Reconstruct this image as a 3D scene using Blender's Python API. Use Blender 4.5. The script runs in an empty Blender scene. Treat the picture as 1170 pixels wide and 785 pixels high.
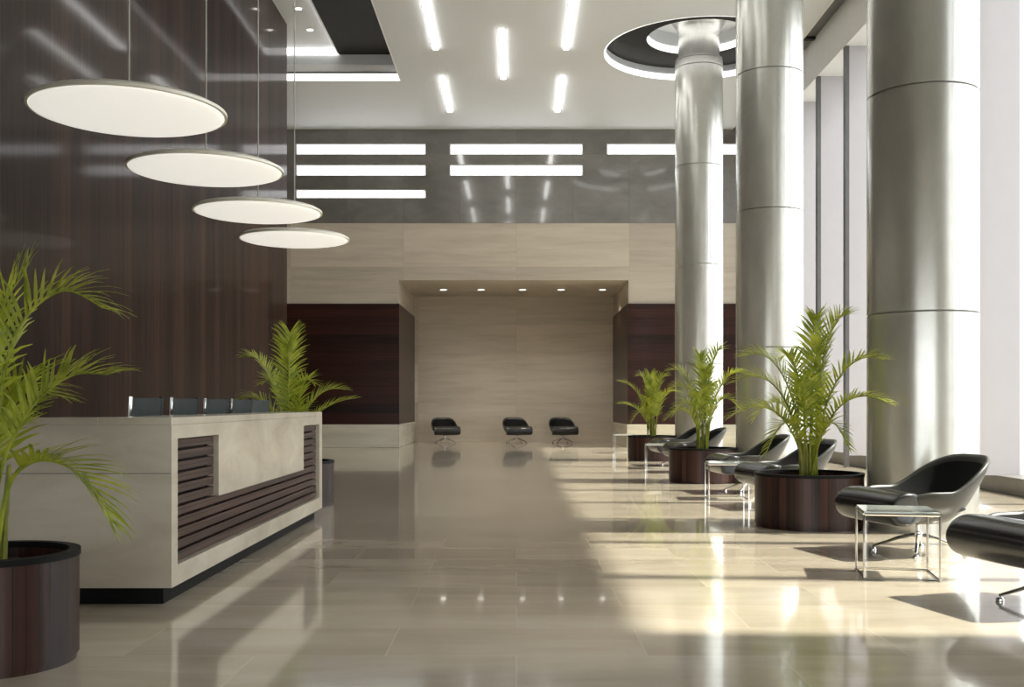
import bpy, bmesh, math, random
from mathutils import Vector, Matrix
C = bpy.context.scene.collection
SC = bpy.context.scene
PI = math.pi
# ------------------------------------------------------------------ camera
cam_d = bpy.data.cameras.new('camera')
cam_d.sensor_width = 36
cam_d.lens = 36 * 1200 / 1170
cam_d.shift_x = -5 / 1170
cam_d.shift_y = 69.5 / 1170
cam_d.clip_end = 300
cam = bpy.data.objects.new('camera', cam_d)
C.objects.link(cam)
cam.location = (0, 0, 1.15)
cam.rotation_euler = (PI / 2, 0, 0)
SC.camera = cam
# ------------------------------------------------------------------ light
SC.view_settings.view_transform = 'Standard'
SC.view_settings.look = 'None'
SC.view_settings.gamma = 1
SC.view_settings.use_curve_mapping = False
SC.view_settings.exposure = 1.32
SC.cycles.max_bounces = 12
SC.cycles.diffuse_bounces = 5
SC.cycles.glossy_bounces = 5
SC.cycles.transparent_max_bounces = 16
SC.cycles.caustics_reflective = False
SC.cycles.caustics_refractive = False
SC.cycles.sample_clamp_indirect = 6
SC.cycles.use_denoising = True
w = bpy.data.worlds.new('world')
SC.world = w
w.use_nodes = True
wn = w.node_tree.nodes
wn['Background'].inputs['Color'].default_value = (0.98, 0.96, 1.0, 1)
wn['Background'].inputs['Strength'].default_value = 2.0
sun_d = bpy.data.lights.new('sun', 'SUN')
sun_d.energy = 5.0
sun_d.angle = math.radians(1.4)
sun_d.color = (1.0, 0.915, 0.79)
sun = bpy.data.objects.new('sun', sun_d)
C.objects.link(sun)
SUN_DIR = Vector((-1.0, 0.05, -1.22)).normalized()
sun.rotation_euler = SUN_DIR.to_track_quat('-Z', 'Y').to_euler()


# ------------------------------------------------------------------ materials
def newmat(name):
    m = bpy.data.materials.new(name)
    m.use_nodes = True
    nt = m.node_tree
    b = nt.nodes['Principled BSDF']
    return m, nt, b


def plain(name, col, rough=.5, metal=0., spec=.5, var=.06, scale=6., coat=0.):
    m, nt, b = newmat(name)
    tc = nt.nodes.new('ShaderNodeTexCoord')
    n = nt.nodes.new('ShaderNodeTexNoise')
    n.inputs['Scale'].default_value = scale
    n.inputs['Detail'].default_value = 4
    nt.links.new(tc.outputs['Object'], n.inputs['Vector'])
    r = nt.nodes.new('ShaderNodeValToRGB')
    r.color_ramp.elements[0].position = .3
    r.color_ramp.elements[1].position = .7
    r.color_ramp.elements[0].color = tuple(c * (1 - var) for c in col) + (1,)
    r.color_ramp.elements[1].color = tuple(min(1, c * (1 + var)) for c in col) + (1,)
    nt.links.new(n.outputs['Fac'], r.inputs['Fac'])
    nt.links.new(r.outputs['Color'], b.inputs['Base Color'])
    b.inputs['Roughness'].default_value = rough
    b.inputs['Metallic'].default_value = metal
    b.inputs['Specular IOR Level'].default_value = spec
    b.inputs['Coat Weight'].default_value = coat
    b.inputs['Coat Roughness'].default_value = .08
    return m


def stone(name, c0, c1, c2, rough=.3, spec=.5, stretch=(.35, .35, 4.0), scale=1.3, joints=None, coat=0., coatr=.05, jdark=.75):
    """veined stone; stretch = how the noise is squeezed; joints=(plane, w, h, gap)"""
    m, nt, b = newmat(name)
    L = nt.links.new
    tc = nt.nodes.new('ShaderNodeTexCoord')
    mp = nt.nodes.new('ShaderNodeMapping')
    mp.inputs['Scale'].default_value = stretch
    L(tc.outputs['Object'], mp.inputs['Vector'])
    vec = mp.outputs['Vector']
    if joints:
        plane, jw, jh, gap = joints
        sp = nt.nodes.new('ShaderNodeSeparateXYZ')
        L(tc.outputs['Object'], sp.inputs[0])
        cb = nt.nodes.new('ShaderNodeCombineXYZ')
        a, bb = {'xy': ('X', 'Y'), 'xz': ('X', 'Z'), 'yz': ('Y', 'Z'), 'yx': ('Y', 'X'), 'zx': ('Z', 'X'), 'zy': ('Z', 'Y')}[plane]
        L(sp.outputs[a], cb.inputs['X'])
        L(sp.outputs[bb], cb.inputs['Y'])
        br = nt.nodes.new('ShaderNodeTexBrick')
        br.offset = .5 if plane in ('xy', 'yx') else 0.
        br.inputs['Color1'].default_value = (0, 0, 0, 1)
        br.inputs['Color2'].default_value = (1, 1, 1, 1)
        br.inputs['Mortar'].default_value = (.5, .5, .5, 1)
        br.inputs['Scale'].default_value = 1
        br.inputs['Brick Width'].default_value = jw
        br.inputs['Row Height'].default_value = jh
        br.inputs['Mortar Size'].default_value = gap
        br.inputs['Mortar Smooth'].default_value = .1
        L(cb.outputs[0], br.inputs['Vector'])
        ad = nt.nodes.new('ShaderNodeVectorMath')
        ad.operation = 'MULTIPLY_ADD'
        ad.inputs[1].default_value = (7, 7, 7)
        L(br.outputs['Color'], ad.inputs[0])
        L(vec, ad.inputs[2])
        vec = ad.outputs[0]
    n = nt.nodes.new('ShaderNodeTexNoise')
    n.inputs['Scale'].default_value = scale
    n.inputs['Detail'].default_value = 7
    n.inputs['Roughness'].default_value = .62
    n.inputs['Distortion'].default_value = .5
    L(vec, n.inputs['Vector'])
    r = nt.nodes.new('ShaderNodeValToRGB')
    r.color_ramp.elements[0].position = .28
    r.color_ramp.elements[1].position = .72
    r.color_ramp.elements[0].color = c0 + (1,)
    r.color_ramp.elements[1].color = c2 + (1,)
    e = r.color_ramp.elements.new(.5)
    e.color = c1 + (1,)
    L(n.outputs['Fac'], r.inputs['Fac'])
    out = r.outputs['Color']
    if joints:
        # slab-to-slab tone
        mx = nt.nodes.new('ShaderNodeMix')
        mx.data_type = 'RGBA'
        mx.blend_type = 'MULTIPLY'
        mx.inputs[0].default_value = 1
        tr = nt.nodes.new('ShaderNodeMapRange')
        tr.inputs['To Min'].default_value = .86
        tr.inputs['To Max'].default_value = 1.08
        L(br.outputs['Color'], tr.inputs['Value'])
        L(out, mx.inputs[6])
        L(tr.outputs[0], mx.inputs[7])
        mj = nt.nodes.new('ShaderNodeMix')
        mj.data_type = 'RGBA'
        L(br.outputs['Fac'], mj.inputs[0])
        L(mx.outputs[2], mj.inputs[6])
        mj.inputs[7].default_value = tuple(c * jdark for c in c1) + (1,)
        out = mj.outputs[2]
    L(out, b.inputs['Base Color'])
    b.inputs['Roughness'].default_value = rough
    b.inputs['Specular IOR Level'].default_value = spec
    b.inputs['Coat Weight'].default_value = coat
    b.inputs['Coat Roughness'].default_value = coatr
    return m


def wood(name, c0, c1, axis='z', plank=.22, across='y', rough=.25, coat=.0, spec=.5, gapdark=.3, coatr=.1):
    """planks run along axis, stacked along across"""
    m, nt, b = newmat(name)
    L = nt.links.new
    tc = nt.nodes.new('ShaderNodeTexCoord')
    sp = nt.nodes.new('ShaderNodeSeparateXYZ')
    L(tc.outputs['Object'], sp.inputs[0])
    if across == 'ang':
        at = nt.nodes.new('ShaderNodeMath')
        at.operation = 'ARCTAN2'
        L(sp.outputs['Y'], at.inputs[0])
        L(sp.outputs['X'], at.inputs[1])
        mu = nt.nodes.new('ShaderNodeMath')
        mu.operation = 'MULTIPLY'
        mu.inputs[1].default_value = .5
        L(at.outputs[0], mu.inputs[0])
        ac = mu.outputs[0]
    else:
        ac = sp.outputs[across.upper()]
    dv = nt.nodes.new('ShaderNodeMath')
    dv.operation = 'DIVIDE'
    dv.inputs[1].default_value = plank
    L(ac, dv.inputs[0])
    fl = nt.nodes.new('ShaderNodeMath')
    fl.operation = 'FLOOR'
    L(dv.outputs[0], fl.inputs[0])
    fr = nt.nodes.new('ShaderNodeMath')
    fr.operation = 'FRACT'
    L(dv.outputs[0], fr.inputs[0])
    wh = nt.nodes.new('ShaderNodeTexWhiteNoise')
    wh.noise_dimensions = '1D'
    L(fl.outputs[0], wh.inputs['W'])
    cb = nt.nodes.new('ShaderNodeCombineXYZ')
    s1 = nt.nodes.new('ShaderNodeMath')
    s1.operation = 'MULTIPLY'
    s1.inputs[1].default_value = 26
    L(ac, s1.inputs[0])
    s2 = nt.nodes.new('ShaderNodeMath')
    s2.operation = 'MULTIPLY'
    s2.inputs[1].default_value = .7
    L(sp.outputs[axis.upper()], s2.inputs[0])
    s3 = nt.nodes.new('ShaderNodeMath')
    s3.operation = 'MULTIPLY'
    s3.inputs[1].default_value = 13
    L(wh.outputs['Value'], s3.inputs[0])
    L(s1.outputs[0], cb.inputs[0])
    L(s2.outputs[0], cb.inputs[1])
    L(s3.outputs[0], cb.inputs[2])
    n = nt.nodes.new('ShaderNodeTexNoise')
    n.inputs['Scale'].default_value = 1
    n.inputs['Detail'].default_value = 5
    n.inputs['Roughness'].default_value = .6
    L(cb.outputs[0], n.inputs['Vector'])
    ad = nt.nodes.new('ShaderNodeMath')
    ad.operation = 'MULTIPLY_ADD'
    ad.inputs[1].default_value = .42
    L(wh.outputs['Value'], ad.inputs[0])
    sb = nt.nodes.new('ShaderNodeMath')
    sb.operation = 'SUBTRACT'
    sb.inputs[1].default_value = .2
    L(n.outputs['Fac'], sb.inputs[0])
    L(sb.outputs[0], ad.inputs[2])
    r = nt.nodes.new('ShaderNodeValToRGB')
    r.color_ramp.elements[0].position = .2
    r.color_ramp.elements[1].position = .8
    r.color_ramp.elements[0].color = c0 + (1,)
    r.color_ramp.elements[1].color = c1 + (1,)
    L(ad.outputs[0], r.inputs['Fac'])
    gt = nt.nodes.new('ShaderNodeMath')
    gt.operation = 'LESS_THAN'
    gt.inputs[1].default_value = .006 / plank
    L(fr.outputs[0], gt.inputs[0])
    mj = nt.nodes.new('ShaderNodeMix')
    mj.data_type = 'RGBA'
    L(gt.outputs[0], mj.inputs[0])
    L(r.outputs['Color'], mj.inputs[6])
    mj.inputs[7].default_value = tuple(c * gapdark for c in c0) + (1,)
    L(mj.outputs[2], b.inputs['Base Color'])
    # slight per-plank unevenness in the sheen
    bp = nt.nodes.new('ShaderNodeBump')
    bp.inputs['Strength'].default_value = .12
    bp.inputs['Distance'].default_value = .01
    L(n.outputs['Fac'], bp.inputs['Height'])
    L(bp.outputs[0], b.inputs['Normal'])
    b.inputs['Roughness'].default_value = rough
    b.inputs['Specular IOR Level'].default_value = spec
    b.inputs['Coat Weight'].default_value = coat
    b.inputs['Coat Roughness'].default_value = coatr
    return m


def emit(name, col, strength, base=(.9, .9, .88)):
    m, nt, b = newmat(name)
    b.inputs['Base Color'].default_value = base + (1,)
    b.inputs['Roughness'].default_value = .35
    b.inputs['Emission Color'].default_value = col + (1,)
    b.inputs['Emission Strength'].default_value = strength
    return m


def glassmat(name, tint=(.93, .96, .95), refl=1.0):
    m = bpy.data.materials.new(name)
    m.use_nodes = True
    nt = m.node_tree
    nt.nodes.clear()
    o = nt.nodes.new('ShaderNodeOutputMaterial')
    t = nt.nodes.new('ShaderNodeBsdfTransparent')
    t.inputs[0].default_value = tint + (1,)
    g = nt.nodes.new('ShaderNodeBsdfGlossy')
    g.inputs['Roughness'].default_value = .02
    lw = nt.nodes.new('ShaderNodeLayerWeight')
    lw.inputs['Blend'].default_value = .5
    pw = nt.nodes.new('ShaderNodeMath')
    pw.operation = 'POWER'
    pw.inputs[1].default_value = 5
    nt.links.new(lw.outputs['Facing'], pw.inputs[0])
    f = nt.nodes.new('ShaderNodeMath')
    f.operation = 'MULTIPLY_ADD'
    f.inputs[1].default_value = .9
    f.inputs[2].default_value = .04
    nt.links.new(pw.outputs[0], f.inputs[0])
    x = nt.nodes.new('ShaderNodeMixShader')
    nt.links.new(f.outputs[0], x.inputs[0])
    nt.links.new(t.outputs[0], x.inputs[1])
    nt.links.new(g.outputs[0], x.inputs[2])
    nt.links.new(x.outputs[0], o.inputs[0])
    return m


M = {}
M['floor'] = stone('polished_floor', (.46, .39, .30), (.56, .485, .38), (.66, .59, .48), rough=.11, spec=.9,
                   stretch=(.5, 1.8, 1), scale=1.4, joints=('xy', 1.2, .6, .004), coat=.45, coatr=.03, jdark=1.12)
M['travertine'] = stone('travertine_wall', (.46, .40, .32), (.54, .475, .385), (.60, .54, .445), rough=.35, spec=.4,
                        stretch=(.3, .3, 3.2), scale=1.6, joints=('xz', 3.0, 1.2, .004))
M['base_stone'] = stone('pale_base_stone', (.46, .43, .34), (.56, .53, .43), (.64, .61, .51), rough=.25,
                        stretch=(.4, .4, 2.5), scale=1.5)
M['desk_stone'] = stone('desk_marble', (.46, .41, .33), (.56, .51, .42), (.65, .60, .505), rough=.22,
                        stretch=(.6, .6, 1.6), scale=2.2, coat=.2)
M['grey_stone'] = stone('grey_polished_marble', (.17, .165, .153), (.20, .193, .18), (.235, .228, .213), rough=.10,
                        spec=.7, stretch=(.8, .8, 1.6), scale=1.8, joints=('xz', 1.5, 2.6, .006), coat=.6, coatr=.04)
M['wood_wall'] = wood('dark_wood_planks', (.006, .0026, .0015), (.044, .021, .014), 'z', .26, 'y', rough=.5, coat=.24, coatr=.08, spec=.08)
M['wood_horiz'] = wood('dark_red_wood_boards', (.007, .003, .002), (.042, .013, .009), 'x', .23, 'z', rough=.35, coat=.10, coatr=.12, spec=.25)
M['wood_slat'] = wood('slat_wood', (.030, .015, .010), (.085, .046, .035), 'y', .065, 'z', rough=.45, spec=.25)
M['wood_planter'] = wood('planter_wood', (.010, .004, .003), (.055, .020, .014), 'z', .075, 'ang', rough=.4, coat=.06, spec=.3)
M['ceiling'] = plain('ceiling_paint', (.66, .68, .695), .6, var=.01)
M['white_paint'] = plain('white_paint', (.85, .84, .83), .5, var=.01)
M['header'] = plain('header_paint', (.72, .72, .70), .5, var=.02)
M['fin'] = plain('fin_panel', (.46, .435, .445), .5, var=.015)
M['mullion'] = plain('dark_mullion', (.10, .10, .10), .4)
M['grey_metal'] = plain('grey_metal', (.20, .20, .20), .35, metal=.6)
M['black'] = plain('black_panel', (.014, .014, .011), .6, var=.2, spec=.2)
M['kerb'] = plain('grey_kerb', (.16, .15, .14), .5)
M['concrete'] = stone('polished_concrete', (.50, .50, .46), (.59, .59, .55), (.66, .66, .62), rough=.25, spec=.5,
                      stretch=(1, 1, .6), scale=2.2, coat=.25, coatr=.2)
M['concrete'].node_tree.nodes['Principled BSDF'].inputs['Metallic'].default_value = .62
M['seam'] = plain('seam_shadow_gap', (.22, .22, .20), .7)
M['strip'] = emit('lamp_strip', (1, .99, .97), 4.5)
M['cove'] = emit('cove_strip', (1, .99, .97), .9)
M['slot'] = emit('slot_window_glow', (.95, .98, 1), 1.3)
M['spot'] = emit('downlight_glow', (1, .96, .88), 3.5)
M['pendant'] = emit('pendant_diffuser', (1, .975, .90), .26, (.8, .78, .72))
M['pendant_rim'] = plain('pendant_rim', (.85, .83, .74), .3, var=.02)
M['chrome'] = plain('chrome', (.80, .80, .80), .12, metal=1, var=.01)
M['cable'] = plain('steel_cable', (.45, .44, .42), .4, metal=.3)
M['leather'] = plain('black_leather', (.008, .008, .008), .27, var=.15, scale=20, coat=.1)
M['inner'] = plain('black_inner_upholstery', (.007, .007, .007), .75, var=.15, scale=20, spec=.15)
M['shell'] = plain('dark_shell', (.024, .024, .020), .38, var=.05)
M['mesh_fabric'] = plain('black_green_upholstery', (.012, .020, .018), .6, var=.1)
M['plinth'] = plain('black_plinth', (.006, .006, .006), .6, spec=.15)
M['soil'] = plain('dark_soil', (.020, .015, .011), .9, var=.4, scale=30)
M['glass'] = glassmat('window_glass')
M['table_glass'] = plain('pale_glass_top', (.42, .46, .44), .05, var=.02, spec=1, coat=.5)
M['pave'] = plain('bounce_paving', (.30, .30, .30), .8)


def leafmat(name, c0, c1):
    m, nt, b = newmat(name)
    tc = nt.nodes.new('ShaderNodeTexCoord')
    n = nt.nodes.new('ShaderNodeTexNoise')
    n.inputs['Scale'].default_value = 9
    nt.links.new(tc.outputs['Object'], n.inputs['Vector'])
    r = nt.nodes.new('ShaderNodeValToRGB')
    r.color_ramp.elements[0].position = .35
    r.color_ramp.elements[1].position = .65
    r.color_ramp.elements[0].color = c0 + (1,)
    r.color_ramp.elements[1].color = c1 + (1,)
    nt.links.new(n.outputs['Fac'], r.inputs['Fac'])
    nt.links.new(r.outputs['Color'], b.inputs['Base Color'])
    b.inputs['Roughness'].default_value = .4
    tr = nt.nodes.new('ShaderNodeBsdfTranslucent')
    nt.links.new(r.outputs['Color'], tr.inputs['Color'])
    mx = nt.nodes.new('ShaderNodeMixShader')
    mx.inputs[0].default_value = .4
    nt.links.new(b.outputs[0], mx.inputs[1])
    nt.links.new(tr.outputs[0], mx.inputs[2])
    nt.links.new(mx.outputs[0], nt.nodes['Material Output'].inputs[0])
    return m


M['leaf'] = leafmat('palm_leaf', (.23, .30, .024), (.50, .54, .065))
M['stem'] = leafmat('palm_stem', (.26, .28, .05), (.45, .44, .12))


# ------------------------------------------------------------------ mesh helpers
def box(bm, x0, x1, y0, y1, z0, z1):
    v = [bm.verts.new(p) for p in ((x0, y0, z0), (x1, y0, z0), (x1, y1, z0), (x0, y1, z0),
                                   (x0, y0, z1), (x1, y0, z1), (x1, y1, z1), (x0, y1, z1))]
    for f in ((0, 3, 2, 1), (4, 5, 6, 7), (0, 1, 5, 4), (1, 2, 6, 5), (2, 3, 7, 6), (3, 0, 4, 7)):
        bm.faces.new([v[i] for i in f])
    return v


def obox(bm, c, sx, sy, sz, mat=None):
    r = box(bm, -sx / 2, sx / 2, -sy / 2, sy / 2, -sz / 2, sz / 2)
    T = Matrix.Translation(c) @ (mat.to_4x4() if mat else Matrix.Identity(4))
    bmesh.ops.transform(bm, matrix=T, verts=r)
    return r


def lathe(bm, prof, n=48, cx=0, cy=0, closed=False):
    """prof: list of (r,z)"""
    rings = []
    for r, z in prof:
        if r < 1e-5:
            rings.append([bm.verts.new((cx, cy, z))])
        else:
            rings.append([bm.verts.new((cx + r * math.cos(2 * PI * k / n), cy + r * math.sin(2 * PI * k / n), z)) for k in range(n)])
    if closed:
        rings.append(rings[0])
    for a, b in zip(rings[:-1], rings[1:]):
        for k in range(n):
            k2 = (k + 1) % n
            if len(a) == 1 and len(b) == 1:
                continue
            if len(a) == 1:
                f = (a[0], b[k2], b[k])
            elif len(b) == 1:
                f = (a[k], a[k2], b[0])
            else:
                f = (a[k], a[k2], b[k2], b[k])
            bm.faces.new(f)


def tube(bm, pts, rad, n=8):
    pts = [Vector(p) for p in pts]
    if not isinstance(rad, (list, tuple)):
        rad = [rad] * len(pts)
    rings = []
    up = Vector((0, 0, 1))
    prev = None
    for i, p in enumerate(pts):
        t = (pts[min(i + 1, len(pts) - 1)] - pts[max(i - 1, 0)]).normalized()
        if prev is None:
            a = t.cross(up)
            if a.length < .05:
                a = t.cross(Vector((1, 0, 0)))
            a.normalize()
        else:
            a = (prev - t * prev.dot(t)).normalized()
        prev = a
        b = t.cross(a)
        rings.append([bm.verts.new(p + (a * math.cos(2 * PI * k / n) + b * math.sin(2 * PI * k / n)) * rad[i]) for k in range(n)])
    for r0, r1 in zip(rings[:-1], rings[1:]):
        for k in range(n):
            bm.faces.new((r0[k], r0[(k + 1) % n], r1[(k + 1) % n], r1[k]))
    bm.faces.new(rings[0][::-1])
    bm.faces.new(rings[-1])


def obj(name, bm, mat, parent=None, smooth=False, bevel=0, fix=True, segs=2):
    if fix:
        bmesh.ops.recalc_face_normals(bm, faces=bm.faces)
    me = bpy.data.meshes.new(name)
    bm.to_mesh(me)
    bm.free()
    me.materials.append(mat)
    if smooth:
        for p in me.polygons:
            p.use_smooth = True
        if smooth != 'all':
            me.set_sharp_from_angle(angle=math.radians(40))
    o = bpy.data.objects.new(name, me)
    C.objects.link(o)
    if parent:
        o.parent = parent
    if bevel:
        b = o.modifiers.new('bevel', 'BEVEL')
        b.width = bevel
        b.segments = segs
        b.limit_method = 'ANGLE'
    return o


def bxo(name, dims, mat, parent=None, bevel=0):
    bm = bmesh.new()
    for d in (dims if isinstance(dims[0], (tuple, list)) else [dims]):
        box(bm, *d)
    return obj(name, bm, mat, parent, bevel=bevel)


def struct(o):
    o['kind'] = 'structure'
    return o


def tag(o, label, cat, group=None):
    o['label'] = label
    o['category'] = cat
    if group:
        o['group'] = group
    return o


def thing(name, label, cat, loc=(0, 0, 0), rz=0, group=None):
    o = bpy.data.objects.new(name, None)
    C.objects.link(o)
    o.location = loc
    o.rotation_euler = (0, 0, rz)
    o.empty_display_size = .2
    return tag(o, label, cat, group)


def dup(root, loc, rz, label, scale=None):
    r = root.copy()
    C.objects.link(r)
    r.location = loc
    r.rotation_euler = (0, 0, rz)
    r['label'] = label
    if scale:
        r.scale = (scale,) * 3
    for ch in list(root.children):
        c = ch.copy()
        C.objects.link(c)
        c.parent = r
        for g in list(ch.children):
            d = g.copy()
            C.objects.link(d)
            d.parent = c
    return r


# ------------------------------------------------------------------ dimensions
XW = -4.85          # wood wall face
DW = 22.2           # wood wall end
DB = 27.9           # back wall face
DR = 32.1           # recess back
XL, XR = -3.14, 2.98    # recess opening
HS = 4.45           # recess soffit
HC = 8.45           # ceiling
XF = 5.98           # window wall inner line
XG = 6.62           # glass
XB = -8.0
Y0 = -3.5
HP = 9.04           # black panel in the recess
TOP = 9.75
CX, CYS, CR = 3.77, (9.76, 15.65, 21.7), .49
PCY = 21.7

# ------------------------------------------------------------------ setting
struct(bxo('floor', (XB - .2, 6.9, Y0 - .2, DR + .3, -.12, 0), M['floor']))
struct(bxo('bounce_pavement', [(6.9, 70, -60, 90, -.15, -.05), (-70, 6.9, -60, Y0 - .2, -.15, -.05)], M['pave']))  # ground outside, added to bounce sunlight up to the ceiling
struct(bxo('wall_left', (XB, XW, Y0, DW, 0, TOP), M['wood_wall']))
struct(bxo('wall_left_far', (XB - .2, XB, DW, DB + .3, 0, TOP), M['travertine']))

# back wall in stone
ZW1, ZB = 3.82, .615        # top of wood boards, top of base
bm = bmesh.new()
box(bm, XB, XL, DB, DB + .3, 0, 5.96)
box(bm, XR, 6.9, DB, DB + .3, 0, 5.96)
box(bm, XL, XR, DB, DB + .3, HS, 5.96)
box(bm, XL - .3, XL, DB + .3, DR, 0, HS)
box(bm, XR, XR + .3, DB + .3, DR, 0, HS)
box(bm, XL - .3, XR + .3, DR, DR + .2, 0, HS + .2)
back = struct(obj('wall_back', bm, M['travertine']))
struct(bxo('recess_ceiling', (XL - .3, XR + .3, DB + .3, DR, HS, HS + .2), M['travertine'], back))
# grey polished stone band with slot windows
slots = []
rows = [(7.78, 8.08), (7.22, 7.52), (6.62, 6.86)]
for (a, b, n) in ((-5.86, -2.4, 3), (-1.77, 1.77, 2), (2.4, 5.9, 1)):
    for k in range(n):
        slots.append((a, b) + rows[k])
xs = sorted({XB, 6.9} | {s[0] for s in slots} | {s[1] for s in slots})
zs = sorted({5.96, TOP} | {s[2] for s in slots} | {s[3] for s in slots})
bm = bmesh.new()
for x0, x1 in zip(xs[:-1], xs[1:]):
    for z0, z1 in zip(zs[:-1], zs[1:]):
        cx, cz = (x0 + x1) / 2, (z0 + z1) / 2
        if not any(s[0] < cx < s[1] and s[2] < cz < s[3] for s in slots):
            box(bm, x0, x1, DB - .015, DB + .3, z0, z1)
bmesh.ops.remove_doubles(bm, verts=bm.verts, dist=.0005)
# drop the walls between neighbouring cells
kill = [f for f in bm.faces if all(len(e.link_faces) > 2 for e in f.edges) and abs(f.normal.y) < .5]
obj('marble_band', bm, M['grey_stone'], back, fix=False)
for i, s in enumerate(slots):
    fr = struct(bxo('window_%d' % (i + 1), (s[0], s[1], DB + .10, DB + .14, s[2], s[3]), M['slot']))
    t = .025
    bxo('window_frame', [(s[0], s[1], DB + .02, DB + .10, s[2], s[2] + t), (s[0], s[1], DB + .02, DB + .10, s[3] - t, s[3]),
                         (s[0], s[0] + t, DB + .02, DB + .10, s[2] + t, s[3] - t), (s[1] - t, s[1], DB + .02, DB + .10, s[2] + t, s[3] - t)],
        M['white_paint'], fr)
# wood boards and pale base wrapping the two corners of the recess
bxo('wood_panel', [(XB, XL, DB - .05, DB, ZB, ZW1), (XL, XL + .03, DB - .05, DR, ZB, ZW1)], M['wood_horiz'], back)
bxo('wood_panel', [(XR, 6.6, DB - .05, DB, ZB, ZW1), (XR - .03, XR, DB - .05, DR, ZB, ZW1)], M['wood_horiz'], back)
bxo('stone_base', [(XB, XL, DB - .07, DB, 0, ZB), (XL, XL + .05, DB - .07, DR, 0, ZB)], M['base_stone'], back, bevel=.01)
bxo('stone_base', [(XR, 6.6, DB - .07, DB, 0, ZB), (XR - .05, XR, DB - .07, DR, 0, ZB)], M['base_stone'], back, bevel=.01)

# ceiling with the rectangular opening and the round one
OX0, OX1, OY0, OY1 = -6.5, -2.6, 1.0, 23.7
RO, RI = 1.957, 1.07
bm = bmesh.new()


def quad(x0, x1, y0, y1, z):
    bm.faces.new([bm.verts.new(p) for p in ((x0, y0, z), (x0, y1, z), (x1, y1, z), (x1, y0, z))])


def ringface(bm, cx, cy, r, half, z, n=96):
    """square of half-size with a round hole"""
    inn, out = [], []
    for k in range(n):
        a = 2 * PI * k / n
        c, s = math.cos(a), math.sin(a)
        m_ = max(abs(c), abs(s))
        inn.append(bm.verts.new((cx + r * c, cy + r * s, z)))
        out.append(bm.verts.new((cx + half * c / m_, cy + half * s / m_, z)))
    for k in range(n):
        bm.faces.new((inn[k], out[k], out[(k + 1) % n], inn[(k + 1) % n]))


HX = 5.73
hs = HX - CX
hs2 = 2.3
# strips around the rectangular opening
quad(XB, OX1, Y0, OY0, HC)
quad(XB, OX1, OY1, DB, HC)
quad(XB, OX0, OY0, OY1, HC)
quad(OX1, CX - hs2, Y0, DB, HC)
# round-opening column of ceiling
quad(CX - hs2, HX, Y0, PCY - hs2, HC)
quad(CX - hs2, HX, PCY + hs2, DB, HC)
n = 96
inn, out = [], []
for k in range(n):
    a = 2 * PI * k / n
    c, s = math.cos(a), math.sin(a)
    m_ = max(abs(c), abs(s))
    x, y = CX + hs2 * c / m_, PCY + hs2 * s / m_
    inn.append(bm.verts.new((CX + RO * c, PCY + RO * s, HC)))
    out.append(bm.verts.new((min(x, HX), y, HC)))
for k in range(n):
    try:
        bm.faces.new((inn[k], inn[(k + 1) % n], out[(k + 1) % n], out[k]))
    except ValueError:
        pass
# sides of the rectangular opening
def vq(a, b, z0, z1):
    bm.faces.new([bm.verts.new(p) for p in ((a[0], a[1], z0), (b[0], b[1], z0), (b[0], b[1], z1), (a[0], a[1], z1))])
vq((OX1, OY0), (OX1, OY1), HC, HP + .3)
vq((OX1, OY1), (OX0, OY1), HC, HP + .3)
vq((OX0, OY1), (OX0, OY0), HC, HP + .3)
vq((OX0, OY0), (OX1, OY0), HC, HP + .3)
# inner high ceiling of the rectangular recess
quad(OX0, OX1, OY0, OY1, HP + .14)
# upper slab
box(bm, XB - .3, 7.2, Y0 - .3, DR + .4, TOP, TOP + .2)
ceil = struct(obj('ceiling', bm, M['ceiling'], fix=False))
IX = -4.0
bxo('recess_panel', (IX, OX1 - .01, OY0, OY1 - .01, HP, HP + .12), M['black'], ceil)
# round recess
RY = HC + .27
bm = bmesh.new()
lathe(bm, [(1.955, HC), (1.955, RY), (1.955, RY + .05)], 96, CX, PCY)
obj('ring_wall', bm, M['ceiling'], ceil, smooth=True)
bm = bmesh.new()
lathe(bm, [(1.955, RY), (RI, RY), (RI, RY + .02), (1.955, RY + .02)], 96, CX, PCY, closed=True)
obj('ring_panel', bm, M['black'], ceil, smooth=True)
bm = bmesh.new()
lathe(bm, [(RI, RY + .02), (RI, RY + .45), (0, RY + .45)], 96, CX, PCY)
obj('ring_dome', bm, M['ceiling'], ceil, smooth=True)

# cove light strips
t = thing('cove_light', 'long white light strip lining the outer edge of the rectangular ceiling opening', 'light strip', (OX1, OY1, HC))
def strip(name, parent, x0, x1, y0, y1, z0, z1, mat):
    px, py, pz = parent.location
    return bxo(name, (x0 - px, x1 - px, y0 - py, y1 - py, z0 - pz, z1 - pz), mat, parent)
strip('diffuser', t, OX0, OX1 - .001, OY1 - .03, OY1 - .001, HC + .005, HC + .15, M['cove'])
strip('diffuser', t, OX1 - .02, OX1 - .001, OY0, OY1 - .03, HC + .008, HC + .15, M['cove'])
strip('casing', t, OX1 - .03, OX1 - .001, OY0, OY1 - .03, HC, HC + .008, M['white_paint'])
strip('casing', t, OX0, OX1 - .001, OY1 - .05, OY1 - .001, HC + .16, HC + .19, M['mullion'])
strip('casing', t, OX0, OX1 - .001, OY1 - .035, OY1 - .001, HC + .19, HC + .36, M['white_paint'])
t = thing('cove_light', 'white light strip around the inner grey panel with downlights, above the black panel', 'light strip', (IX, OY1, HP))
strip('diffuser', t, OX0, IX, OY1 - .04, OY1 - .011, HP - .005, HP + .135, M['cove'])
strip('diffuser', t, IX - .02, IX - .001, OY0, OY1 - .04, HP + .008, HP + .135, M['cove'])
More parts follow.
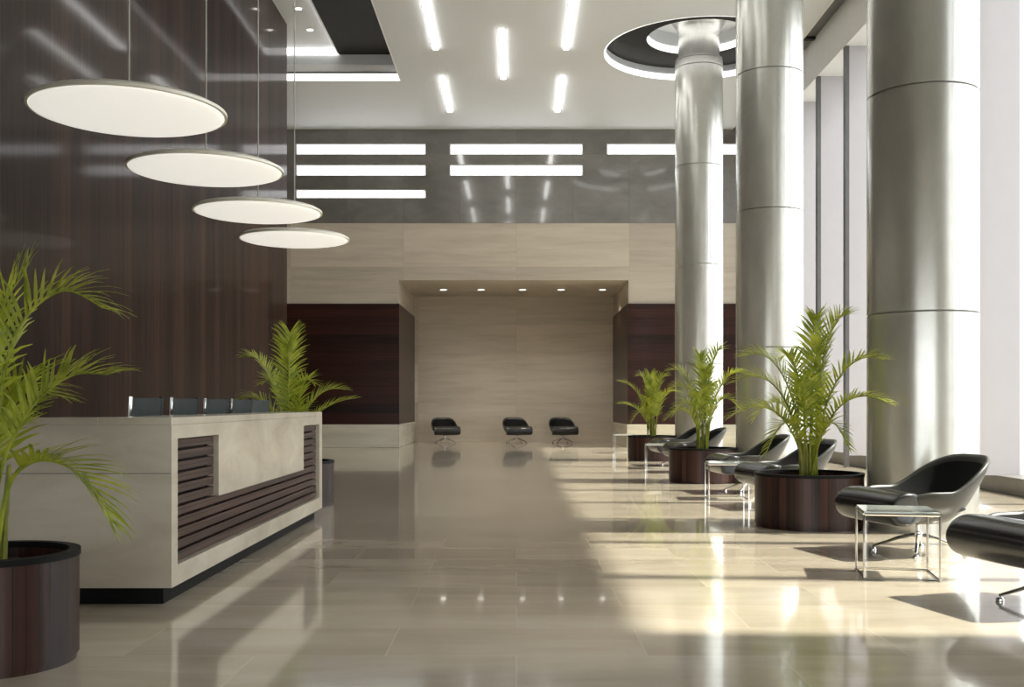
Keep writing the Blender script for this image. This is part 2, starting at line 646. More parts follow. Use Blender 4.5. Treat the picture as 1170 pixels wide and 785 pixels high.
strip('casing', t, IX - .03, IX - .001, OY0, OY1 - .04, HP, HP + .008, M['white_paint'])
t = thing('ring_light', 'white glowing ring around the rim of the round ceiling opening', 'light ring', (CX, PCY, HC))
bm = bmesh.new()
lathe(bm, [(1.95, .005), (1.95, .12), (1.93, .12), (1.93, .005)], 96, closed=True)
obj('diffuser', bm, M['cove'], t, smooth=True)
t = thing('ring_light', 'smaller white glowing ring close around the top of the farthest column', 'light ring', (CX, PCY, RY))
bm = bmesh.new()
lathe(bm, [(RI - .002, .03), (RI - .002, .16), (RI - .02, .16), (RI - .02, .03)], 96, closed=True)
obj('diffuser', bm, M['cove'], t, smooth=True)

# slot along the window side, header, fins, kerb, glass
struct(bxo('wall_right', [(XF, 6.95, Y0, DB + .3, 7.67, TOP), (XF, 6.95, Y0, 4.93, 0, 7.67), (XF, 6.95, 27.75, DB + .3, 0, 7.67)], M['header']))
g = bpy.data.objects.new('trim_1', None)
C.objects.link(g)
g.location = ((HX + XF) / 2, 0, HC)
struct(g)
gh = (XF - HX) / 2
bxo('backing', (-gh, gh, Y0, DB - .02, .05, .07), M['mullion'], g)
bxo('slot_edge', [(-gh - .01, -gh + .01, Y0, DB - .02, -.005, .05)], M['white_paint'], g)
for k in range(12):
    y = 1.8 + 2.13 * k
    bxo('divider', (-gh + .01, gh - .002, y, y + .12, 0, .05), M['black'], g)
FY = [4.95 + 1.775 * k for k in range(13)]
FY = [20.9 + 1.775 * (k - 9) for k in range(13)]
for k, y in enumerate(FY):
    f = struct(bxo('trim_%d' % (k + 2), (XF + .07, XG - .02, y - .03, y + .08, .22, 7.67), M['fin']))
    bxo('mullion', (XF, XF + .07, y - .04, y + .09, 0, 7.67), M['mullion'], f)
struct(bxo('trim_20', (6.30, 6.95, 4.93, 27.75, 0, .22), M['kerb'], bevel=.01))
ys = [4.93] + FY[1:] + [27.75]
for k, (a, b) in enumerate(zip(ys[:-1], ys[1:])):
    wi = struct(bxo('window_%d' % (k + 10), (XG, XG + .012, a, b, .22, 7.67), M['glass']))
    bxo('window_frame', [(XG - .01, XG + .04, a, a + .05, .22, 7.67), (XG - .01, XG + .04, b - .001, b + .05, .22, 7.67)] if k == len(ys) - 2
        else [(XG - .01, XG + .04, a, a + .05, .22, 7.67)], M['white_paint'], wi)
# unseen wall behind the viewer; glazing between piers added to let in fill light
struct(bxo('wall_front', [(XB, -5.0, Y0 - .2, Y0, 0, TOP), (5.2, 6.95, Y0 - .2, Y0, 0, TOP), (-5.0, 5.2, Y0 - .2, Y0, 3.0, TOP)], M['travertine']))
wi = struct(bxo('window_30', (-5.0, 5.2, Y0 - .12, Y0 - .10, 0, 3.0), M['glass']))
bxo('window_frame', [(x, x + .06, Y0 - .15, Y0 - .05, 0, 3.0) for x in (-5.0, -2.46, .07, 2.6, 5.14)], M['mullion'], wi)

# ------------------------------------------------------------------ columns
names = ['massive round pale concrete column nearest the right edge, behind the black lounge chairs',
         'round pale concrete column between the thickest column and the one under the light ring',
         'slimmest looking round column rising into the glowing ceiling ring']
for i, cy in enumerate(CYS):
    t = thing('round_column', names[i], 'column', (CX, cy, 0), 0, 'round columns along the windows')
    t['kind'] = 'thing'
    top = 8.22 if i == 2 else HC - .001
    seams = [1.98, 4.0, 6.03, 8.06 if i == 2 else 8.1]
    prof = [(0, 0)]
    z = 0
    for s in seams + [top]:
        prof += [(CR, z), (CR, s - .008)]
        if s < top:
            prof += [(CR - .012, s - .006), (CR - .012, s + .006)]
        z = s + .008
    prof += [(0, top)]
    bm = bmesh.new()
    lathe(bm, prof, 96)
    obj('shaft', bm, M['concrete'], t, smooth=True)
    for s in seams:
        bm = bmesh.new()
        lathe(bm, [(CR - .02, s - .006), (CR - .010, s - .006), (CR - .010, s + .006), (CR - .02, s + .006)], 96, closed=True)
        obj('seam', bm, M['seam'], t, smooth=True)
    if i == 2:
        bm = bmesh.new()
        lathe(bm, [(0, top), (.49, top), (.49, top + .03), (.43, top + .05), (.42, 8.7), (.45, 8.9), (.56, 9.05), (.56, 9.16), (0, 9.16)], 96)
        obj('capital', bm, M['concrete'], t, smooth=True)

# ------------------------------------------------------------------ ceiling lights
grid = [(-1.65, 18.6, 21.5, 'upper strip of the left row'), (-1.65, 23.3, 26.1, 'lower strip of the left row'),
        (-.29, 20.4, 23.45, 'strip of the middle row'), (-.29, 15.7, 18.75, 'strip at the top edge of the picture'),
        (1.02, 18.6, 21.5, 'upper strip of the right row'), (1.02, 23.3, 26.1, 'lower strip of the right row'),
        (-1.65, 13.9, 16.8, ''), (1.02, 13.9, 16.8, ''), (-.29, 11.0, 14.0, ''), (-1.65, 9.2, 12.1, ''), (1.02, 9.2, 12.1, '')]
lab = ['long slim light strip left of centre, nearer one of its row',
       'slim light strip left of centre, closest to the grey marble wall',
       'slim central light strip in the ceiling, fully in view',
       'central light strip of which only the tip shows at the top edge',
       'long slim light strip right of centre, nearer one of its row',
       'slim light strip right of centre, closest to the grey marble wall'] + ['slim ceiling light strip above the frame, over the open floor'] * 5
for (x, a, b, _), l in zip(grid, lab):
    t = thing('ceiling_light', l, 'ceiling light', (x, (a + b) / 2, HC), 0, 'slim strips in the white ceiling')
    h = (b - a) / 2
    bxo('diffuser', (-.06, .06, -h, h, -.045, -.012), M['strip'], t, bevel=.008)
    bxo('housing', [(-.075, .075, -h - .015, h + .015, -.012, -.001)], M['white_paint'], t)


def downlight(x, y, z, r, label, grp, g=M['spot'], power=0):
    t = thing('downlight', label, 'downlight', (x, y, z), 0, grp)
    bm = bmesh.new()
    lathe(bm, [(r, -.001), (r, -.012), (r * .72, -.012), (r * .72, -.001)], 24, closed=True)
    obj('trim_ring', bm, M['white_paint'], t, smooth=True)
    bm = bmesh.new()
    lathe(bm, [(0, -.001), (r * .70, -.001), (r * .70, -.006), (0, -.006)], 24)
    obj('bulb', bm, g, t)
    if power:
        ld = bpy.data.lights.new('downlight_lamp', 'SPOT')
        ld.energy = power
        ld.spot_size = math.radians(110)
        ld.spot_blend = .8
        ld.shadow_soft_size = .06
        ld.color = (1, .95, .84)
        lo = bpy.data.objects.new('lamp', ld)
        C.objects.link(lo)
        lo.parent = t
        lo.location = (0, 0, -.03)
    return t


od = ['leftmost', 'second from left', 'middle', 'second from right', 'rightmost']
for k, px in enumerate((507, 550, 597, 641, 688)):
    downlight((px - 590) / 39.6, 30.2, HS, .13, '%s of the five small downlights in the recess soffit' % od[k], 'downlights in the recess soffit', power=42)
for k, (x, y) in enumerate(((-4.42, 21.3), (-4.42, 22.5), (-4.42, 20.1), (-4.42, 18.9))):
    downlight(x, y, HP + .14, .09, ['small downlight in the inner grey panel, nearer to the viewer', 'small downlight in the inner grey panel, closer to the strip',
              'downlight above the frame in the inner grey panel', 'downlight above the frame in the inner grey panel'][k], 'downlights in the inner ceiling panel')

# ------------------------------------------------------------------ pendants
pl = ['largest disc pendant, nearest, hanging at upper left', 'second largest disc pendant, just behind the largest one',
      'third disc pendant, between the second largest and the smallest', 'smallest looking, farthest disc pendant, nearest the stone wall']
first = None
for i, (y, x, z) in enumerate(((8.13, -3.0, 3.41), (10.15, -3.0, 3.41), (12.2, -3.0, 3.38), (14.2, -3.0, 3.38))):
    if first is None:
        t = thing('pendant_lamp', pl[0], 'pendant lamp', (x, y, z), 0, 'disc pendants over the reception desk')
        R = .735
        bm = bmesh.new()
        pr = [(0, -.055)] + [(R * .97 * math.sin(a), -.055 * math.cos(a) ** .8 if a < 1.57 else 0) for a in [k * PI / 2 / 10 for k in range(1, 10)]] + [(R * .97, .0), (R * .9, .02), (0, .02)]
        lathe(bm, pr, 96)
        obj('diffuser', bm, M['pendant'], t, smooth=True)
        bm = bmesh.new()
        lathe(bm, [(R * .972, -.004), (R, -.002), (R, .022), (R * .93, .050), (R * .6, .085), (.05, .10), (0, .10), ], 96)
        lathe(bm, [(R * .972, -.004), (R * .972, .02), (0, .03)], 96)
        obj('rim', bm, M['pendant_rim'], t, smooth=True)
        bm = bmesh.new()
        lathe(bm, [(0, .10), (.045, .10), (.045, .15), (0, .15)], 20)
        obj('mount', bm, M['chrome'], t, smooth=True)
        bm = bmesh.new()
        tube(bm, [(0, 0, .15), (0, 0, HP - 3.41)], .008, 6)
        obj('cable', bm, M['cable'], t)
        first = t
    else:
        dup(first, (x, y, z), 0, pl[i])

# ------------------------------------------------------------------ reception desk
DX = -1.97
D1, D2 = 6.0, 10.65
t = thing('reception_desk', 'long pale marble reception desk with dark slatted inset and black plinth', 'reception desk', (DX, D1, 0))
L_ = D2 - D1
# front slab (thickness .14) built round the U-shaped inset: X from -.14 to 0
bm = bmesh.new()
ya, yb, yc, yd = .11, .95, 3.73, 4.50       # inset start, tongue start, tongue end, inset end
zt, zb, ztg = .95, .218, .545
box(bm, -.14, 0, 0, L_, zt, 1.03)
box(bm, -.14, 0, 0, L_, .10, zb)
box(bm, -.14, 0, 0, ya, zb, zt)
box(bm, -.14, 0, yd, L_, zb, zt)
box(bm, -.14, 0, yb, yc, ztg, zt)
bmesh.ops.remove_doubles(bm, verts=bm.verts, dist=.0001)
obj('front_slab', bm, M['desk_stone'], t)
bxo('counter_top', (-.42, 0.0, 0, L_, 1.03, 1.075), M['desk_stone'], t, bevel=.004)
bxo('end_panel', (-1.35, -.14, 0, .14, .10, 1.03), M['desk_stone'], t)
bxo('end_cap', (-1.35, -.42, 0, .14, 1.03, 1.075), M['desk_stone'], t, bevel=.004)
bxo('end_panel', (-.8, -.14, L_ - .14, L_, .10, 1.03), M['desk_stone'], t)
bxo('panel_joint', (-1.35, -.002, -.0015, .002, .752, .757), M['kerb'], t)
bxo('plinth', [(-.30, -.065, .055, L_ - .06, 0, .10), (-1.3, -.30, .055, .12, 0, .10), (-.78, -.3, L_ - .12, L_ - .06, 0, .1)], M['plinth'], t)
bxo('inset_backing', (-.13, -.075, ya, yd, zb, zt), M['plinth'], t)
ns = 11
pitch = (zt - zb) / ns
for k in range(ns):
    z0 = zb + k * pitch + .008
    z1 = z0 + pitch - .016
    if z1 < ztg + .01:
        bxo('slat', (-.075, -.035, ya, yd, z0, z1), M['wood_slat'], t, bevel=.003)
    else:
        bxo('slat', (-.075, -.035, ya, yb - .001, z0, z1), M['wood_slat'], t, bevel=.003)
        bxo('slat', (-.075, -.035, yc + .001, yd, z0, z1), M['wood_slat'], t, bevel=.003)
bxo('worktop', (-.56, -.14, .14, L_ - .14, .71, .74), M['wood_slat'], t)

# ------------------------------------------------------------------ office chairs
def office_chair(label):
    t = thing('office_chair', label, 'office chair', (0, 0, 0), 0, 'office chairs behind the reception desk')
    # local: faces +X; back plane at x=0, width along Y
    W = .175
    bm = bmesh.new()
    rows_ = []
    for i in range(9):
        z = .55 + .645 * i / 8
        x = -.03 + .06 * (i / 8)
        rows_.append([(x - .028 * (1 - (2 * j / 6 - 1) ** 2), -W + 2 * W * j / 6, z) for j in range(7)])
    f0 = [[bm.verts.new(p) for p in r] for r in rows_]
    f1 = [[bm.verts.new((p[0] - .022, p[1], p[2])) for p in r] for r in rows_]
    for a in range(8):
        for b in range(6):
            bm.faces.new((f0[a][b], f0[a][b + 1], f0[a + 1][b + 1], f0[a + 1][b]))
            bm.faces.new((f1[a][b], f1[a + 1][b], f1[a + 1][b + 1], f1[a][b + 1]))
    for a in range(8):
        bm.faces.new((f0[a][0], f0[a + 1][0], f1[a + 1][0], f1[a][0]))
        bm.faces.new((f0[a][6], f1[a][6], f1[a + 1][6], f0[a + 1][6]))
    for b in range(6):
        bm.faces.new((f0[0][b], f1[0][b], f1[0][b + 1], f0[0][b + 1]))
        bm.faces.new((f0[8][b], f0[8][b + 1], f1[8][b + 1], f1[8][b]))
    obj('backrest', bm, M['mesh_fabric'], t, smooth=True)
    for s in (-1, 1):
        bm = bmesh.new()
        pts = [(r[0][0] - .011, s * (W + .016), r[0][2] + (.01 if i == 8 else 0)) for i, r in enumerate(rows_)]
        pts = [(.2, s * (W + .016), .43), (.06, s * (W + .016), .44), (.0, s * (W + .016), .49)] + pts
        tube(bm, pts, .016, 8)
        obj('side_rail', bm, M['chrome'] if s < 0 else M['mesh_fabric'], t, smooth=True)
    bm = bmesh.new()
    obox(bm, (.24, 0, .45), .44, .46, .06)
    o = obj('seat', bm, M['mesh_fabric'], t, bevel=.022)
    bm = bmesh.new()
    tube(bm, [(.2, 0, .09), (.2, 0, .42)], .028, 12)
    obj('gas_column', bm, M['chrome'], t, smooth=True)
    for k in range(5):
        a = 2 * PI * k / 5 + .3
        bm = bmesh.new()
        tube(bm, [(.2, 0, .11), (.2 + .14 * math.cos(a), .14 * math.sin(a), .09), (.2 + .26 * math.cos(a), .26 * math.sin(a), .07)], [.022, .018, .014], 8)
        lg = obj('leg', bm, M['chrome'], t, smooth=True)
        bm = bmesh.new()
        p = Vector((.2 + .26 * math.cos(a), .26 * math.sin(a), .03))
        q = Vector((-math.sin(a), math.cos(a), 0)) * .018
        tube(bm, [p - q, p + q], .030, 14)
        obj('caster', bm, M['plinth'], lg, smooth=True)
    return t


ol = ['black office chair behind the desk, first of the row at its near end',
      'second black office chair behind the desk, counted from the near end',
      'middle one of the five black office chairs behind the desk',
      'fourth black office chair behind the desk, next to the farthest one',
      'farthest black office chair behind the desk, in front of the palm beyond it']
oc = office_chair(ol[0])
for k, y in enumerate((7.38, 8.25, 9.13, 9.98, 10.72)):
    # near edge of the back at (x=-2.75, y)
    rz = math.radians(-14)
    cx, cy = -2.72 + .18 * math.sin(-rz), y + .18 * math.cos(rz)
    if k == 0:
        oc.location = (cx, cy, 0)
        oc.rotation_euler = (0, 0, rz)
    else:
        dup(oc, (cx, cy, 0), rz, ol[k])

# ------------------------------------------------------------------ lounge chairs
def lounge_chair(label, grp):
    t = thing('lounge_chair', label, 'lounge chair', (0, 0, 0), 0, grp)
    N, HF = 72, []
    # local: faces -X.  angle 0 = front(-X)
    def plan(a):
        c, s = math.cos(a), math.sin(a)
        e = 2.6
        ax = .50 if c > 0 else .46
        r = (abs(c / ax) ** e + abs(s / .42) ** e) ** (-1 / e)
        return r
    def rimh(a):
        b = (1 - math.cos(a)) / 2           # 0 front .. 1 back
        h = .455 + .065 * min(1, b / .3)
        if b > .5:
            u = (b - .5) / .5
            h += .275 * (u * u * (3 - 2 * u))
        return h
    def P(a, r, z):
        return (-r * math.cos(a), r * math.sin(a), z)
    ang = [2 * PI * k / N for k in range(N)]
    # outer shell, from the bottom centre up to the rim and a little inside
    bm = bmesh.new()
    rings = []
    for u in (0, .25, .45, .6, .74, .85, .93, 1.0):
        ring = []
        for a in ang:
            R, h = plan(a), rimh(a)
            rr = R * (math.sin(u * PI / 2) ** .62) * (.91 + .09 * u)
            zz = .235 + (h - .235) * (1 - math.cos(u * PI / 2)) ** .95
            if a < .9 or a > 2 * PI - .9:
                rr *= 1 - .10 * u * math.cos(a * PI / 1.8 if a < 1 else (2 * PI - a) * PI / 1.8)
            ring.append(Vector(P(a, rr, zz)))
        rings.append(ring)
    def back_shift(v):
        # lean the high back outwards
        if v.x > 0 and v.z > .5:
            v.x += (v.z - .5) * .30
        return v
    outer = [[bm.verts.new(back_shift(v.copy())) for v in (r if i else [Vector((0, 0, .235))])] for i, r in enumerate(rings)]
    inner_r = []
    last = rings[-1]
    for (f, dz) in ((.975, .012), (.94, .010), (.915, -.012), (.90, -.05)):
        inner_r.append([bm.verts.new(back_shift(Vector((v.x * f, v.y * f, v.z + dz)))) for v in last])
    allr = outer + inner_r
    for a, b in zip(allr[:-1], allr[1:]):
        for k in range(N):
            k2 = (k + 1) % N
            if len(a) == 1:
                bm.faces.new((a[0], b[k], b[k2]))
            else:
                bm.faces.new((a[k], b[k], b[k2], a[k2]))
    obj('shell', bm, M['shell'], t, smooth='all')
    # inner black upholstery
    bm = bmesh.new()
    rr_ = []
    for f in (.925, .86, .78, .66, .5, .3, 0):
        ring = []
        for a in ang:
            v = last[ang.index(a)]
            h = rimh(a)
            hh = .345 + (h - .345) * max(0, (f / .93)) ** 4.2
            ring.append(back_shift(Vector((v.x * f, v.y * f, hh))))
        rr_.append([bm.verts.new(q) for q in ring] if f else [bm.verts.new((0, 0, .345))])
    for a, b in zip(rr_[:-1], rr_[1:]):
        for k in range(N):
            k2 = (k + 1) % N
            if len(b) == 1:
                bm.faces.new((a[k], a[k2], b[0]))
            else:
                bm.faces.new((a[k], a[k2], b[k2], b[k]))
    obj('upholstery', bm, M['inner'], t, smooth='all')
    # thick seat cushion rolling over the front edge
    bm = bmesh.new()
    prof = [(.22, .36), (.22, .40), (.05, .435), (-.15, .48), (-.22, .505), (-.29, .53), (-.40, .54), (-.49, .505), (-.54, .43), (-.54, .36), (-.505, .295), (-.44, .26), (-.33, .265), (-.22, .29), (-.1, .32)]
    rows_ = []
    for v, e in ((-1, .62), (-.985, .84), (-.93, .97), (-.75, 1), (-.4, 1.02), (0, 1.03), (.4, 1.02), (.75, 1), (.93, .97), (.985, .84), (1, .62)):
        cxm, czm = -.18, .40
        sh = .86 + .14 * e
        rows_.append([bm.verts.new((cxm + (px - cxm) * (sh if px < -.2 else 1), v * (.33 if px > -.22 else .33 + .085 * min(1, (-.22 - px) / .07)),
                                    czm + (pz - czm) * (.35 + .65 * e))) for px, pz in prof])
    for a, b in zip(rows_[:-1], rows_[1:]):
        for k in range(len(prof)):
            k2 = (k + 1) % len(prof)
            bm.faces.new((a[k], b[k], b[k2], a[k2]))
    bm.faces.new(rows_[0])
    bm.faces.new(rows_[-1][::-1])
    o = obj('seat_cushion', bm, M['leather'], t, smooth='all')
    ss = o.modifiers.new('s', 'SUBSURF')
    ss.levels = ss.render_levels = 2
    # base
    bm = bmesh.new()
    lathe(bm, [(0, .13), (.035, .13), (.035, .17), (.022, .18), (.022, .225), (.09, .245), (0, .25)], 24)
    obj('pedestal', bm, M['chrome'], t, smooth=True)
    for k in range(4):
        a = PI / 4 + k * PI / 2 + .12
        c, s = math.cos(a), math.sin(a)
        bm = bmesh.new()
        tube(bm, [(.02 * c, .02 * s, .150), (.16 * c, .16 * s, .115), (.36 * c, .36 * s, .035)], [.017, .014, .011], 8)
        lg = obj('leg', bm, M['chrome'], t, smooth=True)
        bm = bmesh.new()
        lathe(bm, [(0, 0), (.024, 0), (.026, .012), (.018, .026), (0, .028)], 16, .355 * c, .355 * s)
        obj('glide', bm, M['chrome'], lg, smooth=True)
    t.scale = (.94, .94, .94)
    return t


G1, G2 = 'black lounge chairs along the windows', 'black lounge chairs against the far wall'
LX = 3.12
lc = lounge_chair('black lounge chair beside the wood planter and thickest column, whole chair in view', G1)
lc.location = (LX, 8.15, 0)
lc.rotation_euler = (0, 0, math.radians(14))
dup(lc, (3.13, 6.0, 0), math.radians(14), 'black lounge chair cut off by the right edge, nearest to the viewer')
dup(lc, (3.05, 11.75, 0), math.radians(10), 'black lounge chair just behind the largest right planter and its palm')
dup(lc, (3.05, 13.75, 0), math.radians(6), 'black lounge chair in front of the middle planter of the row')
dup(lc, (3.05, 17.85, 0), math.radians(6), 'black lounge chair just behind the middle planter of the row')
dup(lc, (3.05, 19.8, 0), math.radians(6), 'black lounge chair beside the farthest planter of the row')
for k, (px, l) in enumerate(((508, 'leftmost of the three black chairs against the recess wall'), (590, 'middle one of the three black chairs against the recess wall'),
                             (643, 'rightmost of the three black chairs against the recess wall'))):
    q = dup(lc, ((px - 590) / 38.6, 31.2, 0), math.radians(90 + (14, 12, 8)[k]), l)
    q['group'] = G2

# ------------------------------------------------------------------ side tables
def side_table(label):
    t = thing('side_table', label, 'side table', (0, 0, 0), 0, 'small glass topped side tables between lounge chairs')
    a, H, r = .235, .44, .008
    bm = bmesh.new()
    for z in (H - .012,):
        for p, q in (((-a, -a), (a, -a)), ((a, -a), (a, a)), ((a, a), (-a, a)), ((-a, a), (-a, -a))):
            tube(bm, [(p[0], p[1], z), (q[0], q[1], z)], r, 6)
    obj('top_frame', bm, M['chrome'], t)
    bm = bmesh.new()
    for p, q in (((-a, -a), (a, -a)), ((a, -a), (a, a)), ((a, a), (-a, a)), ((-a, a), (-a, -a))):
        tube(bm, [(p[0], p[1], .008), (q[0], q[1], .008)], .006, 6)
    obj('foot_frame', bm, M['chrome'], t)
    for sx in (-1, 1):
        for sy in (-1, 1):
            bm = bmesh.new()
            tube(bm, [(sx * a, sy * a, 0), (sx * a, sy * a, H - .012)], r, 8)
            obj('leg', bm, M['chrome'], t, smooth=True)
    bxo('table_top', (-a, a, -a, a, H - .004, H + .008), M['table_glass'], t, bevel=.003)
    return t


st = side_table('square glass side table on thin chrome legs between the two nearest lounge chairs')
st.location = (2.56, 7.07, 0)
st.rotation_euler = (0, 0, math.radians(-12))
dup(st, (2.56, 12.8, 0), math.radians(-5), 'square side table between the largest right planter and the middle planter')
dup(st, (2.56, 18.85, 0), math.radians(-4), 'square side table between the middle planter and the farthest planter')
dup(st, (2.56, 25.0, 0), 0, 'farthest square side table, near the corner of the recess')

# ------------------------------------------------------------------ palms
def bez(p0, p1, p2, p3, n):
    out_ = []
    for i in range(n + 1):
        t_ = i / n
        u = 1 - t_
        out_.append(p0 * u ** 3 + p1 * 3 * u * u * t_ + p2 * 3 * u * t_ * t_ + p3 * t_ ** 3)
    return out_


def frond_mesh(path, rng, blade=.30, t0=.30, pairs=26, wid=.0105, droop=.5):
    """path: dense list of Vectors (rachis)"""
    bm = bmesh.new()
    n = len(path) - 1
    tube(bm, path[::2] + ([path[-1]] if n % 2 else []), [(.010 * (1 - i / (n / 2 + 1)) + .0025) for i in range(len(path[::2]) + (1 if n % 2 else 0))], 5)
    for k in range(pairs):
        f = t0 + (1 - t0) * (k + .5) / pairs
        idx = f * n
        i = min(int(idx), n - 1)
        p = path[i].lerp(path[i + 1], idx - i)
        tg = (path[i + 1] - path[i]).normalized()
        side = tg.cross(Vector((0, 0, 1)))
        if side.length < .1:
            side = Vector((1, 0, 0))
        side.normalize()
        nrm = side.cross(tg).normalized()
        g = (f - t0) / (1 - t0)
        ln = blade * (.45 + .55 * math.sin(min(1, g * 1.25 + .22) * PI * .62)) * (1 - .52 * g ** 3) * rng.uniform(.88, 1.08)
        for s in (-1, 1):
            ang = math.radians(58 - 36 * g + rng.uniform(-6, 6))
            d = (tg * math.cos(ang) + side * s * math.sin(ang) + nrm * rng.uniform(.18, .42)).normalized()
            segs = 4
            q = p.copy()
            prevs = None
            wv = d.cross(nrm).normalized()
            for j in range(segs + 1):
                u = j / segs
                wdt = wid * (math.sin(PI * (.12 + .88 * u) ** .7) if u < 1 else 0) * (.8 + .4 * (1 - g))
                wdt = max(wdt, .0015)
                cur = [bm.verts.new(q - wv * wdt), bm.verts.new(q - nrm * wdt * .35), bm.verts.new(q + wv * wdt)]
                if prevs:
                    bm.faces.new((prevs[0], prevs[1], cur[1], cur[0]))
                    bm.faces.new((prevs[1], prevs[2], cur[2], cur[1]))
                prevs = cur
                dd = (d + Vector((0, 0, -droop * u * u * 1.3))).normalized()
                q = q + dd * (ln / segs)
    return bm


def planter(t, r=.5, h=.5, mat=M['wood_planter']):
    bm = bmesh.new()
    lathe(bm, [(0, 0), (r - .012, 0), (r - .012, .03), (r, .03), (r, h), (r - .035, h), (r - .035, h - .10), (0, h - .10)], 64)
    pt = obj('planter', bm, mat, t, smooth=True)
    bm = bmesh.new()
    lathe(bm, [(r + .006, h - .022), (r + .006, h + .006), (r - .042, h + .006), (r - .042, h - .022)], 64, closed=True)
    obj('rim', bm, M['plinth'], pt, smooth=True)
    bm = bmesh.new()
    rng = random.Random(3)
    lathe(bm, [(0, h - .05), (r * .3, h - .052), (r * .6, h - .06), (r - .036, h - .07)], 40)
    for v in bm.verts:
        v.co.z += rng.uniform(-.008, .008)
    obj('soil', bm, M['soil'], pt, smooth=True)


def palm(label, fronds, seed, r=.5, h=.5, loc=(0, 0, 0), rz=0):
    """fronds: (az_deg, reach, peak z, tip z, blade)"""
    t = thing('potted_palm', label, 'potted palm', loc, rz, 'potted areca palms in dark wood planters')
    planter(t, r, h)
    rng = random.Random(seed)
    for i, fd in enumerate(fronds):
        if isinstance(fd[0], (tuple, list)):
            pts = [Vector(p) for p in fd]
            # smooth through given points
            path = []
            for a in range(len(pts) - 1):
                p0 = pts[max(a - 1, 0)]
                p3 = pts[min(a + 2, len(pts) - 1)]
                p1, p2 = pts[a], pts[a + 1]
                for k in range(12):
                    u = k / 12
                    path.append(.5 * ((2 * p1) + (p2 - p0) * u + (2 * p0 - 5 * p1 + 4 * p2 - p3) * u * u + (3 * p1 - p0 - 3 * p2 + p3) * u ** 3))
            path.append(pts[-1])
            bl, t0, pr = .30, .34, 24
        else:
            az, reach, pk, tz, bl = fd
            a = math.radians(az)
            d = Vector((math.cos(a), math.sin(a), 0))
            p0 = Vector((d.x * .05 + rng.uniform(-.05, .05), d.y * .05 + rng.uniform(-.05, .05), h - .07))
            p1 = Vector((d.x * reach * .12, d.y * reach * .12, h + (pk - h) * .62))
            p2 = Vector((d.x * reach * .48, d.y * reach * .48, pk + (pk - tz) * .25 + .06))
            p3 = Vector((d.x * reach, d.y * reach, tz))
            path = bez(p0, p1, p2, p3, 40)
            t0, pr = .26, 27
        obj('frond', frond_mesh(path, rng, blade=bl, t0=t0, pairs=pr), M['leaf'], t, smooth='all', fix=False)
    for k in range(6):
        a = rng.uniform(0, 2 * PI)
        rr = rng.uniform(.02, .08)
        x, y = rr * math.cos(a), rr * math.sin(a)
        bm = bmesh.new()
        tube(bm, [(x, y, h - .08), (x * 1.2, y * 1.2, h + .12), (x * 1.7, y * 1.7, h + rng.uniform(.3, .42))], [.020, .017, .010], 7)
        obj('stem', bm, M['stem'], t, smooth=True)
    return t


# az 180 = left in the picture, 0 = right, 90 away, -90 towards
# (nothing points within 35 degrees of the column that stands to the right of each planter)
std = [(172, .70, 1.50, 1.36, .26), (160, .60, 1.68, 1.62, .28), (190, .80, 1.22, 1.02, .24),
       (60, .30, 2.0, 2.0, .26), (-50, .42, 1.95, 1.97, .28), (-50, .78, 1.62, 1.55, .25),
       (-55, .9, 1.3, 1.15, .22), (205, .50, 1.1, .70, .22), (-80, .30, 1.75, 1.70, .26), (-120, .42, 1.5, 1.25, .26),
       (110, .45, 1.7, 1.6, .26), (62, .7, 1.5, 1.35, .22), (-60, .5, 1.1, .74, .22), (135, .6, 1.3, 1.0, .24)]
p1 = palm('tall potted palm in the largest looking planter on the right, beside the thickest column', std, 5, loc=(2.77, 9.95, 0))
std3 = [(175, .45, 1.45, 1.40, .26), (158, .50, 1.70, 1.66, .26), (192, .55, 1.15, .95, .24), (95, .2, 1.9, 1.88, .26), (-48, .35, 1.95, 1.95, .28),
        (-48, .72, 1.6, 1.62, .25), (-42, .6, 1.35, 1.1, .25), (-85, .2, 1.7, 1.6, .26), (-115, .4, 1.45, 1.15, .26), (60, .6, 1.55, 1.4, .22), (140, .5, 1.3, 1.0, .24)]
palm('potted palm in the middle planter of the window row, before the slim column', std3, 7, loc=(2.77, 15.6, 0))
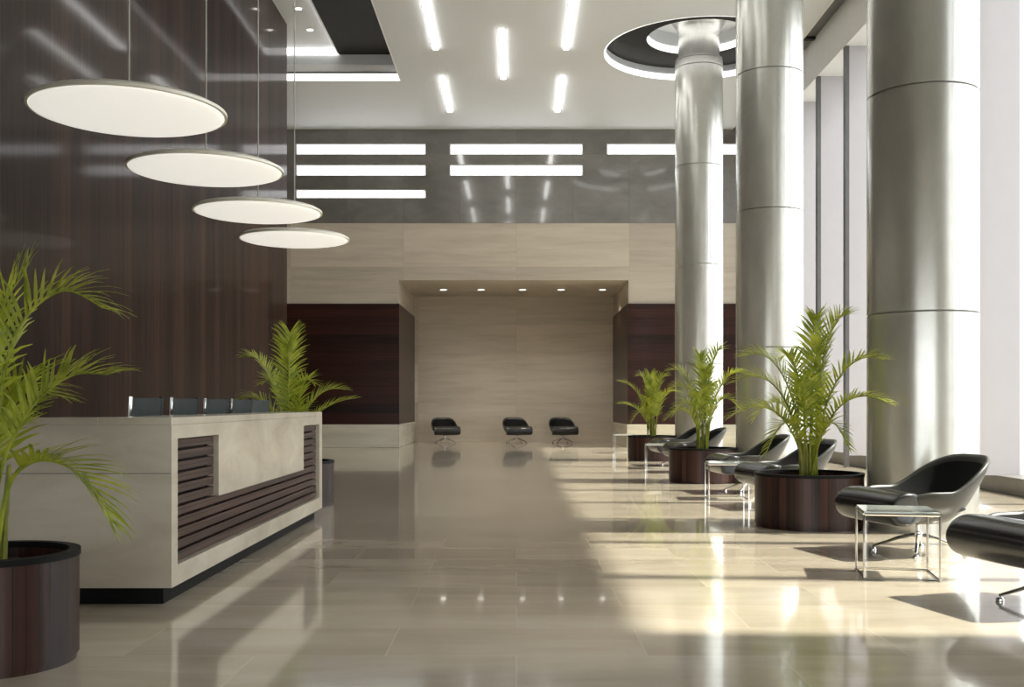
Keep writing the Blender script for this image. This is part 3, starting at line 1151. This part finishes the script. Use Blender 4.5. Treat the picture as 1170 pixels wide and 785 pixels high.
std4 = [(176, .66, 1.55, 1.62, .26), (150, .3, 1.75, 1.74, .26), (188, .72, 1.15, 1.16, .24), (95, .2, 1.8, 1.75, .26), (-50, .4, 1.7, 1.72, .28),
        (-50, .7, 1.45, 1.4, .24), (-90, .25, 1.5, 1.4, .26), (-125, .4, 1.35, 1.05, .26), (60, .55, 1.4, 1.3, .22), (200, .45, 1.1, .8, .22)]
palm('farthest and smallest looking potted palm of the window row', std4, 8, loc=(2.80, 21.7, 0))
std2 = [(160, .62, 1.72, 1.70, .26), (100, .15, 1.98, 1.97, .30), (-85, .22, 1.85, 1.80, .28), (12, .62, 1.35, 1.32, .26), (2, .75, 1.15, 1.22, .22),
        (175, .66, 1.3, 1.15, .26), (140, .5, 1.5, 1.4, .26), (60, .4, 1.5, 1.4, .26), (195, .5, 1.2, .9, .22), (-40, .35, 1.2, .95, .24)]
palm('potted palm beyond the far end of the reception desk', std2, 9, loc=(-2.60, 12.05, 0))


def near(px, py, dy=0):
    """point on the near-left palm, metres from its own foot"""
    s = 1200 / (4.69 + dy)
    return ((px - 590) / s + 2.34, dy, 1.15 - (py - 462) / s)


fr = [[near(-14, 640), near(-4, 520), near(6, 420), near(30, 362), near(74, 332), near(118, 352)],
      [near(-8, 640), near(-2, 550), near(20, 490), near(48, 452), near(85, 428), near(124, 428)],
      [near(-5, 640, -.03), near(8, 560, -.08), near(32, 530, -.12), near(66, 528, -.15), near(98, 550, -.18), near(124, 594, -.2)],
      [near(-10, 640), near(-10, 540, .1), near(4, 470, .2), near(25, 440, .3), near(62, 452, .4)],
      [near(-18, 640), near(-24, 520), near(-30, 400), near(-60, 330), near(-110, 330)],
      [near(-14, 640), near(-12, 500, .1), near(-6, 400, .15), near(6, 345, .2), near(30, 310, .25)],
      [near(-20, 640), near(-40, 540), near(-80, 460), near(-140, 430), near(-190, 450)],
      [near(-20, 640), near(-40, 580, -.1), near(-80, 550, -.2), near(-130, 570, -.25), near(-160, 620, -.3)],
      [near(-10, 640), near(-8, 560, .15), near(0, 500, .35), near(12, 470, .55), near(20, 480, .7)]]
palm('large potted palm at the left edge, in front of the reception desk', fr, 21, r=.36, h=.49, loc=(-2.34, 4.69, 0))
